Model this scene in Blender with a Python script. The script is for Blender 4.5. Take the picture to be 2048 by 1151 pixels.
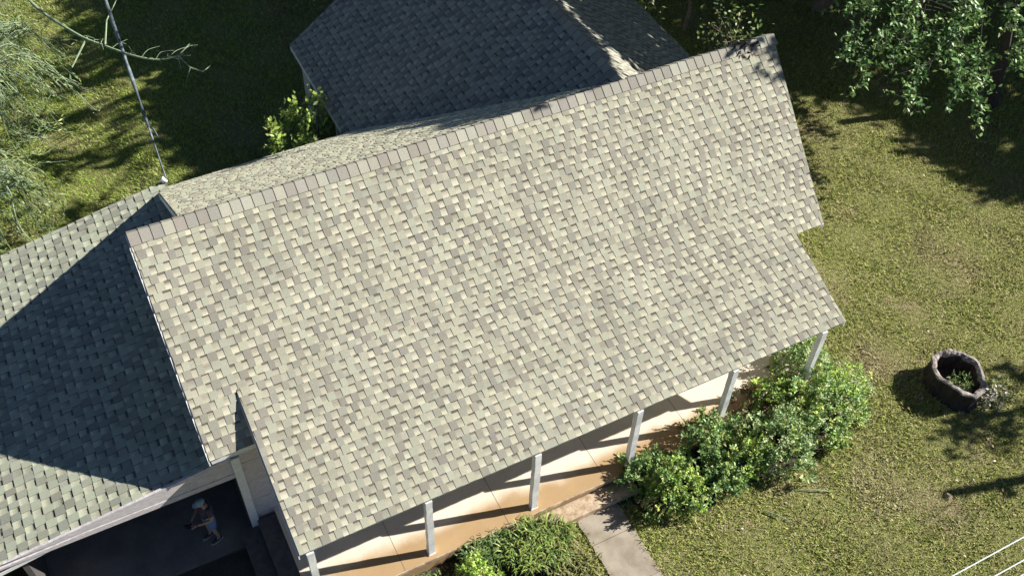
import bpy, math, random
import numpy as np
from mathutils import Vector, Matrix
random.seed(7); rng = np.random.default_rng(7)
S = bpy.context.scene
for o in list(bpy.data.objects): bpy.data.objects.remove(o)

# ------------------------------------------------------------------ camera, sky, sun
CAMH = 22.2
cam = bpy.data.cameras.new('camera'); co = bpy.data.objects.new('camera', cam); S.collection.objects.link(co)
cam.sensor_width = 36; cam.lens = 36.65; cam.clip_end = 3000; cam.clip_start = .1
R = Matrix(((0.8912997174035625, 0.3279072123402432, -0.3131480063030584),
            (-0.4526434625718324, 0.6837503463068656, -0.5723629615167489),
            (0.026433114597257685, 0.6518913437226268, 0.7578515464338621)))
co.matrix_world = Matrix.Translation((0, 0, CAMH)) @ R.to_4x4()
S.camera = co
S.render.resolution_x = 1024; S.render.resolution_y = 575
SUN = Vector((.805, -.213, .5537)).normalized()
W = bpy.data.worlds.new('World'); S.world = W; W.use_nodes = True
wn = W.node_tree.nodes; wl = W.node_tree.links
sky = wn.new('ShaderNodeTexSky'); sky.sky_type = 'NISHITA'; sky.sun_disc = False
sky.sun_elevation = math.asin(SUN.z); sky.sun_rotation = math.atan2(SUN.x, SUN.y); sky.air_density = .45; sky.dust_density = .1; sky.ozone_density = 2.2
wl.new(sky.outputs[0], wn['Background'].inputs[0]); wn['Background'].inputs[1].default_value = .05
sl = bpy.data.lights.new('sun', 'SUN'); sl.energy = 5; sl.angle = math.radians(.5); sl.color = (1, .95, .87)
so = bpy.data.objects.new('sun', sl); S.collection.objects.link(so)
so.rotation_euler = SUN.to_track_quat('Z', 'Y').to_euler()
S.view_settings.view_transform = 'Standard'; S.view_settings.look = 'None'
S.view_settings.exposure = .86; S.view_settings.gamma = 1
C = S.collection

# ------------------------------------------------------------------ helpers
def tag(o, label=None, cat=None, group=None, kind=None):
    if label: o['label'] = label
    if cat: o['category'] = cat
    if group: o['group'] = group
    if kind: o['kind'] = kind
    return o
def empty(name, loc, label=None, cat=None, group=None):
    o = bpy.data.objects.new(name, None); C.objects.link(o); o.location = loc
    return tag(o, label, cat, group)
def link(name, me, mat, parent=None):
    o = bpy.data.objects.new(name, me); C.objects.link(o)
    if mat: me.materials.append(mat)
    if parent is not None:
        o.parent = parent
        o.matrix_parent_inverse = Matrix.Translation(-Vector(parent.location)) if parent.type == 'EMPTY' else Matrix()
    return o
class MB:
    def __init__(s): s.v = []; s.f = []; s.c = []; s.smooth = False
    def face(s, pts, col=(1, 1, 1), cols=None):
        i = len(s.v); s.v.extend([tuple(p) for p in pts]); s.f.append(tuple(range(i, i + len(pts))))
        s.c.extend(cols if cols else [col] * len(pts))
    def box(s, a, b, col=(1, 1, 1)):
        (x0, y0, z0), (x1, y1, z1) = a, b
        p = [(x0, y0, z0), (x1, y0, z0), (x1, y1, z0), (x0, y1, z0), (x0, y0, z1), (x1, y0, z1), (x1, y1, z1), (x0, y1, z1)]
        for q in ((0, 3, 2, 1), (4, 5, 6, 7), (0, 1, 5, 4), (1, 2, 6, 5), (2, 3, 7, 6), (3, 0, 4, 7)):
            s.face([p[k] for k in q], col)
    def prism(s, poly, d, col=(1, 1, 1)):
        """planar polygon extruded by vector d"""
        d = Vector(d); a = [Vector(p) for p in poly]; b = [p + d for p in a]
        s.face(a[::-1], col); s.face(b, col)
        n = len(a)
        for i in range(n): s.face([a[i], a[(i + 1) % n], b[(i + 1) % n], b[i]], col)
    def tube(s, pts, rad, n=7, col=(1, 1, 1), cap=True):
        pts = [Vector(p) for p in pts]; i0 = len(s.v)
        if not hasattr(rad, '__len__'): rad = [rad] * len(pts)
        up = Vector((.13, .21, 1)).normalized()
        for k, p in enumerate(pts):
            t = (pts[min(k + 1, len(pts) - 1)] - pts[max(k - 1, 0)]).normalized()
            a = t.cross(up)
            if a.length < .05: a = t.cross(Vector((1, 0, 0)))
            a.normalize(); b = t.cross(a)
            for j in range(n):
                th = 2 * math.pi * j / n
                s.v.append(tuple(p + (a * math.cos(th) + b * math.sin(th)) * rad[k])); s.c.append(col)
        for k in range(len(pts) - 1):
            for j in range(n):
                s.f.append((i0 + k * n + j, i0 + k * n + (j + 1) % n, i0 + (k + 1) * n + (j + 1) % n, i0 + (k + 1) * n + j))
        if cap:
            s.f.append(tuple(i0 + j for j in range(n))[::-1]); s.f.append(tuple(i0 + (len(pts) - 1) * n + j for j in range(n)))
    def build(s, name, mat, parent=None, smooth=False):
        me = bpy.data.meshes.new(name); me.from_pydata(s.v, [], s.f)
        at = me.color_attributes.new('col', 'FLOAT_COLOR', 'POINT')
        arr = np.ones((len(s.v), 4), np.float32); arr[:, :3] = np.array(s.c, np.float32)
        at.data.foreach_set('color', arr.ravel())
        if smooth: me.polygons.foreach_set('use_smooth', [True] * len(me.polygons))
        return link(name, me, mat, parent)

def mat(name, base=(.5, .5, .5), rough=.85, attr=False, n1=None, n2=None, bump=0, bscale=60, trans=0, spec=.3, metal=0, stretch=None):
    """n1/n2 = (scale, strength, dark colour multiplier) value-noise layers on the base colour"""
    m = bpy.data.materials.new(name); m.use_nodes = True; N = m.node_tree.nodes; L = m.node_tree.links
    b = N['Principled BSDF']; b.inputs['Roughness'].default_value = rough; b.inputs['Specular IOR Level'].default_value = spec
    b.inputs['Metallic'].default_value = metal
    if attr:
        a = N.new('ShaderNodeAttribute'); a.attribute_name = 'col'; cur = a.outputs['Color']
        mx = N.new('ShaderNodeMix'); mx.data_type = 'RGBA'; mx.blend_type = 'MULTIPLY'; mx.inputs[0].default_value = 1
        L.new(cur, mx.inputs[6]); mx.inputs[7].default_value = (*base, 1); cur = mx.outputs[2]
    else:
        r = N.new('ShaderNodeRGB'); r.outputs[0].default_value = (*base, 1); cur = r.outputs[0]
    tc = N.new('ShaderNodeTexCoord'); src = tc.outputs['Object']
    if stretch:
        mp = N.new('ShaderNodeMapping'); mp.inputs['Scale'].default_value = stretch; L.new(src, mp.inputs[0]); src = mp.outputs[0]
    for lay in (n1, n2):
        if not lay: continue
        sc, st, colr = lay
        no = N.new('ShaderNodeTexNoise'); no.inputs['Scale'].default_value = sc; no.inputs['Detail'].default_value = 5
        L.new(src, no.inputs['Vector'])
        rp = N.new('ShaderNodeMapRange'); rp.inputs[1].default_value = .38; rp.inputs[2].default_value = .62
        rp.inputs[3].default_value = 0; rp.inputs[4].default_value = st; L.new(no.outputs[0], rp.inputs[0])
        mx = N.new('ShaderNodeMix'); mx.data_type = 'RGBA'; mx.blend_type = 'MULTIPLY'
        L.new(rp.outputs[0], mx.inputs[0]); L.new(cur, mx.inputs[6]); mx.inputs[7].default_value = (*colr, 1); cur = mx.outputs[2]
    L.new(cur, b.inputs['Base Color'])
    if bump:
        no = N.new('ShaderNodeTexNoise'); no.inputs['Scale'].default_value = bscale; no.inputs['Detail'].default_value = 4
        L.new(src, no.inputs['Vector'])
        bp = N.new('ShaderNodeBump'); bp.inputs['Strength'].default_value = bump; bp.inputs['Distance'].default_value = .01
        L.new(no.outputs[0], bp.inputs['Height']); L.new(bp.outputs[0], b.inputs['Normal'])
    if trans:
        t = N.new('ShaderNodeBsdfTranslucent'); L.new(cur, t.inputs[0])
        ms = N.new('ShaderNodeMixShader'); ms.inputs[0].default_value = trans
        L.new(b.outputs[0], ms.inputs[1]); L.new(t.outputs[0], ms.inputs[2]); L.new(ms.outputs[0], N['Material Output'].inputs[0])
    return m

M_shingle = mat('shingle', (1, 1, 1), .93, attr=True, n1=(55, .35, (.62, .6, .56)), n2=(.8, .45, (.82, .83, .82)), bump=.5, bscale=180, spec=.15)
M_white = mat('weathered_white_paint', (.86, .87, .87), .5, n1=(14, .5, (.78, .79, .80)), n2=(40, .4, (.7, .68, .66)), bump=.4, bscale=40)
M_board = mat('weathered_boards', (.70, .67, .69), .75, n1=(9, .6, (.55, .52, .5)), n2=(3, .4, (.7, .68, .7)), bump=.5, bscale=20, stretch=(1, 1, 9))
M_wall = mat('painted_wall', (.62, .60, .58), .8, n1=(6, .4, (.75, .74, .72)), bump=.2)
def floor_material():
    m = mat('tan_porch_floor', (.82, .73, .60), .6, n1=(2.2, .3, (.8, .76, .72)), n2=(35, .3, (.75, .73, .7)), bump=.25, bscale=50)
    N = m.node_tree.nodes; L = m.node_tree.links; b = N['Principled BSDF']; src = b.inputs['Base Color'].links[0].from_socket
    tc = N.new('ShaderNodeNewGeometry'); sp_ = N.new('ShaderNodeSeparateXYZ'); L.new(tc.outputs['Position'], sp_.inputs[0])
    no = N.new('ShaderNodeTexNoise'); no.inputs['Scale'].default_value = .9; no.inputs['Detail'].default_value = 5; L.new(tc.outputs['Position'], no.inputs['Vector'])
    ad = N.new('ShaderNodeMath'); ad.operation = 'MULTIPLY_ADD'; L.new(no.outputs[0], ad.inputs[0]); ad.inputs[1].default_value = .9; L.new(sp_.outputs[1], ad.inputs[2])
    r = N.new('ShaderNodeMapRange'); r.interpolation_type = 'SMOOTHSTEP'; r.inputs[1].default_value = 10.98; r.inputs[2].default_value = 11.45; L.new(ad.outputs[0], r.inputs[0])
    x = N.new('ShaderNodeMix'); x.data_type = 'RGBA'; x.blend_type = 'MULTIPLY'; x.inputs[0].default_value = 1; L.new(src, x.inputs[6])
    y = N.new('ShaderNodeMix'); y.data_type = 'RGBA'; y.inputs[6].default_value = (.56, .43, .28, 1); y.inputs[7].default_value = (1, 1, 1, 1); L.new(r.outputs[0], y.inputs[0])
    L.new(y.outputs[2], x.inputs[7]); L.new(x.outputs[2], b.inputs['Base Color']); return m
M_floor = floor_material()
M_step = mat('old_step_concrete', (.62, .50, .36), .8, n1=(5, .8, (.5, .42, .36)), n2=(28, .5, (.6, .55, .5)), bump=.5, bscale=30)
M_walk = mat('walk_concrete', (.42, .37, .30), .85, n1=(2.2, .8, (.62, .60, .55)), n2=(45, .4, (.7, .68, .66)), bump=.4, bscale=60)
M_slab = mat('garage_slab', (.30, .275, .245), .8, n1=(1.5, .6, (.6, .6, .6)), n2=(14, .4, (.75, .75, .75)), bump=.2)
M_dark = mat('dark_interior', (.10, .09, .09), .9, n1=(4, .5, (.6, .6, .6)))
M_steps2 = mat('grey_side_steps', (.15, .145, .14), .9, n1=(6, .6, (.6, .6, .6)))
M_soil = mat('mulch', (.085, .06, .042), .95, n1=(14, .7, (.4, .4, .4)), n2=(50, .6, (.5, .5, .5)), bump=1, bscale=40)
M_leaf = mat('leaf', (1, 1, 1), .45, attr=True, trans=.22, spec=.5)
M_blade = mat('grass_blade', (1, 1, 1), .7, attr=True, trans=.25, spec=.2)
M_bark = mat('bark', (.20, .16, .13), .9, n1=(12, .7, (.5, .5, .5)), bump=.8, bscale=30)
M_darkbark = mat('dark_bark', (.06, .055, .05), .95, n1=(12, .7, (.5, .5, .5)), bump=.8, bscale=30)
M_palebark = mat('pale_bark', (.34, .44, .28), .85, n1=(9, .7, (.55, .55, .5)), bump=.5, bscale=40)
M_metal = mat('grey_metal', (.55, .57, .6), .4, metal=.6, n1=(10, .4, (.7, .7, .7)))
M_wire = mat('pale_wire', (.75, .80, .82), .5, n1=(2, .3, (.75, .75, .75)))
M_cable = mat('weathered_cable', (.27, .34, .36), .6, n1=(1.1, .95, (.22, .24, .27)), n2=(6, .8, (.45, .45, .45)), bump=.4)
M_deck = mat('deck_edge', (.16, .15, .14), .9)
M_glass = mat('window_glass', (.04, .05, .06), .08, spec=.8)

def prof(x, a, b): t = min(1, max(0, (x - a) / (b - a))); return t * t * (3 - 2 * t)
def gz(x, y): return -.25 * prof(-x, -1.5, -.5)

# ------------------------------------------------------------------ ground
def lawn_material():
    m = bpy.data.materials.new('lawn'); m.use_nodes = True; N = m.node_tree.nodes; L = m.node_tree.links
    b = N['Principled BSDF']; b.inputs['Roughness'].default_value = .95; b.inputs['Specular IOR Level'].default_value = .1
    tc = N.new('ShaderNodeTexCoord')
    def noise(sc, det=6, lo=.35, hi=.65):
        n = N.new('ShaderNodeTexNoise'); n.inputs['Scale'].default_value = sc; n.inputs['Detail'].default_value = det
        L.new(tc.outputs['Object'], n.inputs['Vector'])
        r = N.new('ShaderNodeMapRange'); r.inputs[1].default_value = lo; r.inputs[2].default_value = hi
        L.new(n.outputs[0], r.inputs[0]); return r.outputs[0]
    def mix(f, a, c):
        x = N.new('ShaderNodeMix'); x.data_type = 'RGBA'; L.new(f, x.inputs[0])
        if isinstance(a, tuple): x.inputs[6].default_value = (*a, 1)
        else: L.new(a, x.inputs[6])
        if isinstance(c, tuple): x.inputs[7].default_value = (*c, 1)
        else: L.new(c, x.inputs[7])
        return x.outputs[2]
    g = mix(noise(7), (.11, .14, .04), (.25, .28, .08))
    g = mix(noise(22, 3), g, (.28, .26, .12))
    g = mix(noise(.55, 4, .5, .72), g, (.28, .23, .14))
    L.new(g, b.inputs['Base Color'])
    n = N.new('ShaderNodeTexNoise'); n.inputs['Scale'].default_value = 26; n.inputs['Detail'].default_value = 5
    L.new(tc.outputs['Object'], n.inputs['Vector'])
    bp = N.new('ShaderNodeBump'); bp.inputs['Strength'].default_value = 1; bp.inputs['Distance'].default_value = .06
    L.new(n.outputs[0], bp.inputs['Height']); L.new(bp.outputs[0], b.inputs['Normal'])
    return m
M_lawn = lawn_material()
xs = [-900, -300, -100, -40] + list(np.arange(-12, 40, .25)) + [42, 50, 70, 120, 300, 900]
ys = [-900, -300, -100, -30] + list(np.arange(-4, 46, .25)) + [48, 60, 90, 150, 300, 900]
g = MB()
for y in ys:
    for x in xs:
        j = .012 * math.sin(x * 3.1 + y * 1.7) + .01 * math.sin(x * 1.1 - y * 2.3)
        near = -2.2 < x < 17 and 8 < y < 22
        g.v.append((x, y, gz(x, y) - (.02 if near else 0) + (0 if near else j))); g.c.append((1, 1, 1))
nx = len(xs)
for i in range(len(ys) - 1):
    for k in range(nx - 1): a = i * nx + k; g.f.append((a, a + 1, a + nx + 1, a + nx))
o = g.build('lawn_ground', M_lawn, smooth=True); tag(o, kind='structure'); o.name = 'ground'

def sheet(name, poly, z, m, step=None):
    b = MB(); b.prism([(x, y, z - .12) for x, y in poly], (0, 0, .12)); o = b.build(name, m); tag(o, kind='structure'); return o
def walk():
    random.seed(3); b = MB(); y = -6.0
    edges = [8.9 - 1.22 * k for k in range(13)]; ys_ = [9.62] + edges
    for i in range(len(ys_) - 1):
        y1, y0 = ys_[i], ys_[i + 1] + .014; dz = random.uniform(-.004, .004)
        n = 6; L_ = [(7.27 + random.uniform(-.02, .02), y0 + (y1 - y0) * k / n) for k in range(n + 1)]; R_ = [(8.37 + random.uniform(-.02, .02), y0 + (y1 - y0) * k / n) for k in range(n + 1)]
        b.prism([(x, y, -.1) for x, y in R_ + L_[::-1]], (0, 0, .125 + dz))
    o = b.build('path', M_walk); tag(o, kind='structure')
walk()
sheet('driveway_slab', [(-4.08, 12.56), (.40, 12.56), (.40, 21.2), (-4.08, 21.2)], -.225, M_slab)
sheet('dirt_apron', [(-9, 8.5), (-1.3, 8.8), (.2, 10.2), (.42, 12.5), (-1, 12.54), (-9, 12.54)], -.237,
      mat('apron_dirt', (.09, .085, .075), .95, n1=(2, .7, (.6, .75, .55)), n2=(25, .6, (.5, .5, .5)), bump=.8))
# mulch bed along the porch
bed = []
for k in range(60):
    t = k / 60 * 2 * math.pi; cx, cy, rx, ry = 12.0, 9.5, 3.55, .95
    r = 1 + .08 * math.sin(5 * t) + .05 * math.sin(9 * t + 1)
    bed.append((cx + rx * r * math.cos(t), min(10.05, cy + ry * r * math.sin(t))))
sheet('mulch_bed', bed, .03, M_soil)
bed2 = [(1.4, 8.9), (3, 8.75), (5, 8.6), (6.6, 8.7), (7.0, 9.3), (6.8, 10.05), (1.4, 10.05)]
sheet('mulch_bed', bed2, .03, M_soil)

# ------------------------------------------------------------------ shingle roofs
def rc(c, v=.1):
    k = 1 + random.uniform(-v, v); w_ = random.uniform(-.02, .02); return (min(.95, c[0] * k * (1 + w_)), min(.95, c[1] * k * 1.015), min(.95, c[2] * k * .965 * (1 - w_)))
TOOTH = [(.32, .31, .28), (.36, .355, .315), (.28, .27, .25), (.40, .40, .345), (.30, .29, .265), (.385, .385, .33), (.27, .255, .24), (.37, .365, .32)]
CREAM = (.55, .53, .45); MIDG = (.36, .335, .295); DK = (.17, .155, .14)
def shingles(name, parent, O, U, V, T, xl, xr, e=.195, tw=(.125, .195), gw=(.115, .17), thick=.014, tk=.007, edge=.035, tint=(1, 1, 1)):
    """O = top corner, U along courses, V down the slope (unit vectors), T slope length; xl/xr(t) = side edges along U"""
    O = Vector(O); U = Vector(U).normalized(); V = Vector(V).normalized(); Nn = U.cross(V)
    if Nn.z < 0: Nn = -Nn
    flip = (U.cross(V)).dot(Nn) < 0
    b = MB()
    def TI(c): return tuple(min(.9, a * k) for a, k in zip(c, tint))
    def P(x, t, h): return O + U * x + V * t + Nn * h
    def q(x0a, x1a, x0b, x1b, t0, t1, h0, h1, c0, c1):
        pts = [P(x0a, t0, h0), P(x1a, t0, h0), P(x1b, t1, h1), P(x0b, t1, h1)]; cs = [c0, c0, c1, c1]
        if not flip: b.face(pts, cols=cs)
        else: b.face(pts[::-1], cols=cs[::-1])
    n = int(round(T / e)); e = T / n
    for i in range(n):
        t0, t1 = i * e, (i + 1) * e
        L0, R0, L1, R1 = xl(t0), xr(t0), xl(t1), xr(t1)
        h0 = .002; h1 = thick
        x = min(L0, L1) - random.uniform(0, .3); tooth = random.random() < .5
        def cl(v, lo, hi): return max(lo, min(hi, v))
        first = True
        while x < max(R0, R1):
            w = random.uniform(*(tw if tooth else gw)); x2 = x + w
            wav = random.uniform(-.006, .006)
            a0, a1, b0, b1 = cl(x, L0, R0), cl(x2, L0, R0), cl(x, L1, R1), cl(x2, L1, R1)
            if a1 > a0 or b1 > b0:
                if tooth:
                    c = TI(rc(random.choice(TOOTH), .06)); H = tk
                    ta = max(0, t0 - .004)
                    q(a0, a1, b0, b1, ta, t1 + wav, h0 + H + .004, h1 + H, c, tuple(k * 1.05 for k in c))
                    # lip and sides
                    cd = tuple(k * .22 for k in c)
                    pts = [P(b0, t1 + wav, h1 + H), P(b1, t1 + wav, h1 + H), P(b1, t1 + wav, -.004), P(b0, t1 + wav, -.004)]
                    b.face(pts if not flip else pts[::-1], cd)
                    for xa, xb in ((a0, b0), (a1, b1)):
                        b.face([P(xa, ta, h0 + H + .004), P(xb, t1 + wav, h1 + H), P(xb, t1 + wav, 0), P(xa, ta, 0)], cd)
                else:
                    r = random.random()
                    top = TI(rc(DK, .25) if r < .8 else rc(MIDG, .2)); mid = TI(rc(MIDG, .22)); bot = TI(rc(CREAM, .16))
                    if random.random() < .15: bot = rc(TOOTH[3])
                    s1 = random.uniform(.10, .28); s2 = random.uniform(.5, .75)
                    def lx(s): return a0 + (b0 - a0) * s, a1 + (b1 - a1) * s
                    p0, p1 = lx(0); p2, p3 = lx(s1); p4, p5 = lx(s2); p6, p7 = lx(1)
                    hh = lambda s: h0 + (h1 - h0) * s
                    tm = lambda s: t0 + e * s
                    q(p0, p1, p2, p3, tm(0), tm(s1), hh(0), hh(s1), top, top)
                    q(p2, p3, p4, p5, tm(s1), tm(s2), hh(s1), hh(s2), mid, tuple((k + l) / 2 for k, l in zip(mid, bot)))
                    q(p4, p5, p6, p7, tm(s2), t1 + wav * .5, hh(s2), hh(1), tuple((k + 2 * l) / 3 for k, l in zip(mid, bot)), bot)
                    pts = [P(p6, t1 + wav * .5, h1), P(p7, t1 + wav * .5, h1), P(p7, t1 + wav * .5, -.004), P(p6, t1 + wav * .5, -.004)]
                    b.face(pts if not flip else pts[::-1], tuple(k * .22 for k in bot))
            x = x2; tooth = not tooth
    o = b.build(name, M_shingle, parent)
    # deck under the shingles
    d = MB(); d.prism([P(xl(0), 0, -edge), P(xr(0), 0, -edge), P(xr(T), T - .004, -edge), P(xl(T), T - .004, -edge)], Nn * (edge - .004), (.5, .5, .5))
    d.build('roof_deck', M_deck, o)
    return o

HOUSE = empty('house', (0, 13, 0), 'light grey shingled house with a long gable roof, front porch and side wings', 'house')
yR, zR, m_ = 16.71, 6.344, .711
yE, yBE = 12.656, 21.91
sl_ = math.sqrt(1 + m_ * m_)
T1 = (yR - yE) * sl_; T2 = (yBE - yR) * sl_
shingles('front_roof', HOUSE, (0, yR, zR), (1, 0, 0), (0, -1, -m_), T1, lambda t: .008, lambda t: 16.45 - .62 * t / T1, tint=(1.04, 1.035, .99))
def wing_x(y): return None
shingles('back_roof', HOUSE, (0, yR, zR), (1, 0, 0), (0, 1, -m_), T2, lambda t: 1.12, lambda t: 11.9, e=.19, tint=(1.72, 1.69, 1.5))  # same shingles; tint brightened to stand in for stronger sunlight on this slope
# porch roof
yB = 13.626; zB = zR - m_ * (yR - yB); yP, zP = 10.154, 2.884
pp = (zB - zP) / (yB - yP); sp = math.sqrt(1 + pp * pp); T3 = (yB - yP) * sp
shingles('porch_roof', HOUSE, (0, yB, zB + .012), (1, 0, 0), (0, -1, -pp), T3, lambda t: .988, lambda t: 14.741, tint=(1.04, 1.035, .99))
# rear wing
xw, zw, p2 = 11.96, 6.37, .715; y0w, y1w = 16.74, 26.75
xL2 = 6.45; T4 = (xw - xL2) * math.sqrt(1 + p2 * p2)
shingles('wing_left_roof', HOUSE, (xw, 0, zw), (0, 1, 0), (-1, 0, -p2), T4, lambda t: y0w, lambda t: y1w, e=.22, thick=.010, tk=.007, tint=(.85, .88, .95))  # darker bluish tint puts this slope's shade into the shingle colour
xR2 = 17.5; T5 = (xR2 - xw) * math.sqrt(1 + p2 * p2)
shingles('wing_right_roof', HOUSE, (xw, 0, zw), (0, 1, 0), (1, 0, -p2), T5, lambda t: y0w, lambda t: y1w, e=.22)
# garage roof (low slope falling to the left)
ws, wl_ = .193, 3.149; sg = math.sqrt(1 + ws * ws)
zG = lambda x: wl_ - ws * (1.4 - x)
shingles('garage_roof', HOUSE, (1.38, 0, zG(1.38)), (0, 1, 0), (-1, 0, -ws), 11.0 * sg, lambda t: 12.94, lambda t: 21.616, e=.225, tw=(.15, .23), gw=(.13, .20), thick=.013, tk=.009, tint=(1.12, 1.20, 1.12))

# ridge caps
def caps(name, A, B, n1, d1, n2, d2, parent, w=.24, fl=.26):
    A = Vector(A); B = Vector(B); L = (B - A).length; U = (B - A) / L; b = MB(); k = int(L / w)
    d1 = Vector(d1).normalized(); d2 = Vector(d2).normalized(); n1 = Vector(n1).normalized(); n2 = Vector(n2).normalized()
    up = Vector((0, 0, 1))
    for i in range(k):
        a = A + U * (i * L / k); c = A + U * ((i + 1) * L / k + .035)
        col = rc(random.choice([(.34, .32, .29), (.37, .35, .315), (.41, .40, .35), (.31, .29, .265), (.36, .34, .31), (.33, .305, .285)]), .08)
        h0, h1 = .040, .026
        fa = fl + random.uniform(-.006, .006)
        for d, n in ((d1, n1), (d2, n2)):
            pts = [a + up * (h0 * 1.25), c + up * (h1 * 1.25), c + d * fa + n * h1, a + d * fa + n * h0]
            q_ = pts if (pts[1] - pts[0]).cross(pts[3] - pts[0]).dot(n) > 0 else pts[::-1]
            b.face(q_, col)
            lo = [p - n * .03 for p in pts]
            dk = tuple(x * .7 for x in col)
            b.face([pts[0], pts[3], lo[3], lo[0]], dk); b.face([pts[3], pts[2], lo[2], lo[3]], dk); b.face([pts[1], pts[2], lo[2], lo[1]], dk)
    return b.build(name, M_shingle, parent)
nf = (0, -m_, 1); nb = (0, m_, 1)
caps('ridge_cap', (0.008, yR, zR), (16.45, yR, zR), nf, (0, -1, -m_), nb, (0, 1, -m_), HOUSE)
caps('wing_ridge_cap', (xw, y0w, zw), (xw, y1w, zw), (-p2, 0, 1), (-1, 0, -p2), (p2, 0, 1), (1, 0, -p2), HOUSE, fl=.2)

# walls
zfr = lambda y: zR - m_ * abs(yR - y) - .09
w = MB(); w.prism([(.5, 12.95, -.25), (15.0, 12.95, -.25), (15.0, 12.95, zfr(12.95)), (.5, 12.95, zfr(12.95))], (0, .15, 0)); FW = w.build('front_wall', M_wall, HOUSE)
w = MB(); w.prism([(1.5, 21.2, -.25), (15.0, 21.2, -.25), (15.0, 21.2, zfr(21.2)), (1.5, 21.2, zfr(21.2))], (0, .15, 0)); w.build('back_wall', M_wall, HOUSE)
w = MB(); w.prism([(15.15, 12.95, -.1), (15.15, yR, -.1), (15.15, yR, zR - .12), (15.15, 12.95, zfr(12.95))], (.15, 0, 0)); w.build('right_gable_wall', M_wall, HOUSE)
w = MB(); w.prism([(.55, 13.1, -.25), (.55, yR - .02, -.25), (.55, yR - .02, zR - .14), (.55, 13.1, zfr(13.1))], (.15, 0, 0)); w.build('left_gable_wall', M_wall, HOUSE)
w = MB(); w.prism([(1.5, yR - .02, -.25), (1.5, 21.2, -.25), (1.5, 21.2, zfr(21.2)), (1.5, yR - .02, zR - .14)], (.15, 0, 0)); w.build('left_gable_wall', M_wall, HOUSE)
w = MB(); w.prism([(11.9, yR - .06, 2.0), (16.2, yR - .06, 2.0), (16.2, yR - .06, zR - .10), (11.9, yR - .06, zR - .10)], (0, .05, 0)); w.build('upper_back_wall', M_board, HOUSE)
w = MB(); w.box((.7, yR - .15, 2.8), (1.5, yR - .02, zR - .16)); w.build('upper_return_wall', M_wall, HOUSE)
# rake boards and fascia
def bar(name, a, b_, th, h, m, parent):
    a = Vector(a); b_ = Vector(b_); u = (b_ - a).normalized(); s = u.cross(Vector((0, 0, 1))).normalized() * th
    q = MB(); q.prism([a, b_, b_ - Vector((0, 0, h)), a - Vector((0, 0, h))], s); return q.build(name, m, parent)
bar('rake_board', (.0, yR, zR - .01), (.0, yE, zR - m_ * (yR - yE) - .01), .03, .17, M_white, HOUSE)
bar('rake_board', (1.112, yR, zR - .01), (1.112, yBE, zR - m_ * (yBE - yR) - .01), -.03, .17, M_white, HOUSE)
bar('rake_board', (16.44, yR, zR - .03), (15.82, yE, zR - m_ * (yR - yE) - .03), -.03, .15, M_white, HOUSE)
bar('rake_board', (.98, yB, zB - .03), (.98, yP, zP - .01), .025, .14, M_white, HOUSE)
bar('rake_board', (14.72, yB - .1, zB - .08), (14.72, yP + .02, zP - .03), -.03, .14, M_white, HOUSE)
bar('porch_fascia', (1.05, yP + .09, zP - .02), (14.65, yP + .09, zP - .02), .025, .12, M_white, HOUSE)
bar('eave_fascia', (0.03, yE + .04, zR - m_ * (yR - yE) - .02), (1.0, yE + .04, zR - m_ * (yR - yE) - .02), .025, .15, M_white, HOUSE)
bar('eave_fascia', (1.15, yBE - .03, zR - m_ * (yBE - yR) - .03), (6.4, yBE - .03, zR - m_ * (yBE - yR) - .03), -.025, .15, M_white, HOUSE)
zl = zw - p2 * (xw - xL2)
bar('wing_fascia', (xL2 + .03, 22.4, zl - .03), (xL2 + .03, y1w, zl - .03), -.03, .16, M_white, HOUSE)
bar('wing_fascia', (xR2 - .03, 22.0, zw - p2 * (xR2 - xw) - .03), (xR2 - .03, y1w, zw - p2 * (xR2 - xw) - .03), .03, .16, M_white, HOUSE)
# garage front: header boards that taper under the roof, white corner trim
w = MB()
hz = 2.14
for (z0, z1, dy) in ((hz, hz + .16, .0), (hz + .165, 4, .012)):
    xr_ = .42; xl_ = -5.6 if z0 == hz else -4.4
    top = lambda x: min(z1, zG(x) - .035)
    xm = 1.4 - (wl_ - .035 - z1) / ws
    pts = [(xl_, z0), (xr_, z0), (xr_, top(xr_))]
    if xl_ < xm < xr_: pts.append((xm, z1))
    zz = top(xl_)
    if zz > z0 + .01: pts.append((xl_, zz))
    w.prism([(x, 12.90 + dy, z) for x, z in pts], (0, .06, 0))
w.build('garage_header', M_board, HOUSE)
bar('garage_eave_trim', (-9.6, 12.925, zG(-9.6) + .0), (.38, 12.925, zG(.38) + .0), -.03, .10, M_white, HOUSE)
w = MB(); w.box((-9.3, 12.96, -.25), (-4.15, 13.1, zG(-9.3) - .1)); w.build('garage_front_wall', M_board, HOUSE)
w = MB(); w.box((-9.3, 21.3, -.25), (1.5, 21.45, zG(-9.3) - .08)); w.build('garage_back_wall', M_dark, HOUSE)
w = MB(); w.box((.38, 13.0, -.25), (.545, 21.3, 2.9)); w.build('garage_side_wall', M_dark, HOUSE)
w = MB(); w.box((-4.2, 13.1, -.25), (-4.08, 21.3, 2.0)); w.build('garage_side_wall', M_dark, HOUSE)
w = MB(); w.box((.40, 12.84, -.24), (.585, 12.90, 2.93)); w.box((.40, 12.90, -.24), (.42, 12.99, 2.10)); w.build('corner_trim', M_white, HOUSE)
# boarded wall between the trim and the porch
w = MB()
for k in range(8):
    z = -.2 + k * .395
    z1 = min(z + .39, zfr(12.9) - .02)
    w.prism([(.59, 12.945, z), (2.3, 12.945, z), (2.3, 12.945, z1), (.59, 12.945, z1)], (0, -.035 + .004 * (k % 2), 0))
w.build('wall_boards', M_board, HOUSE)
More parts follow.
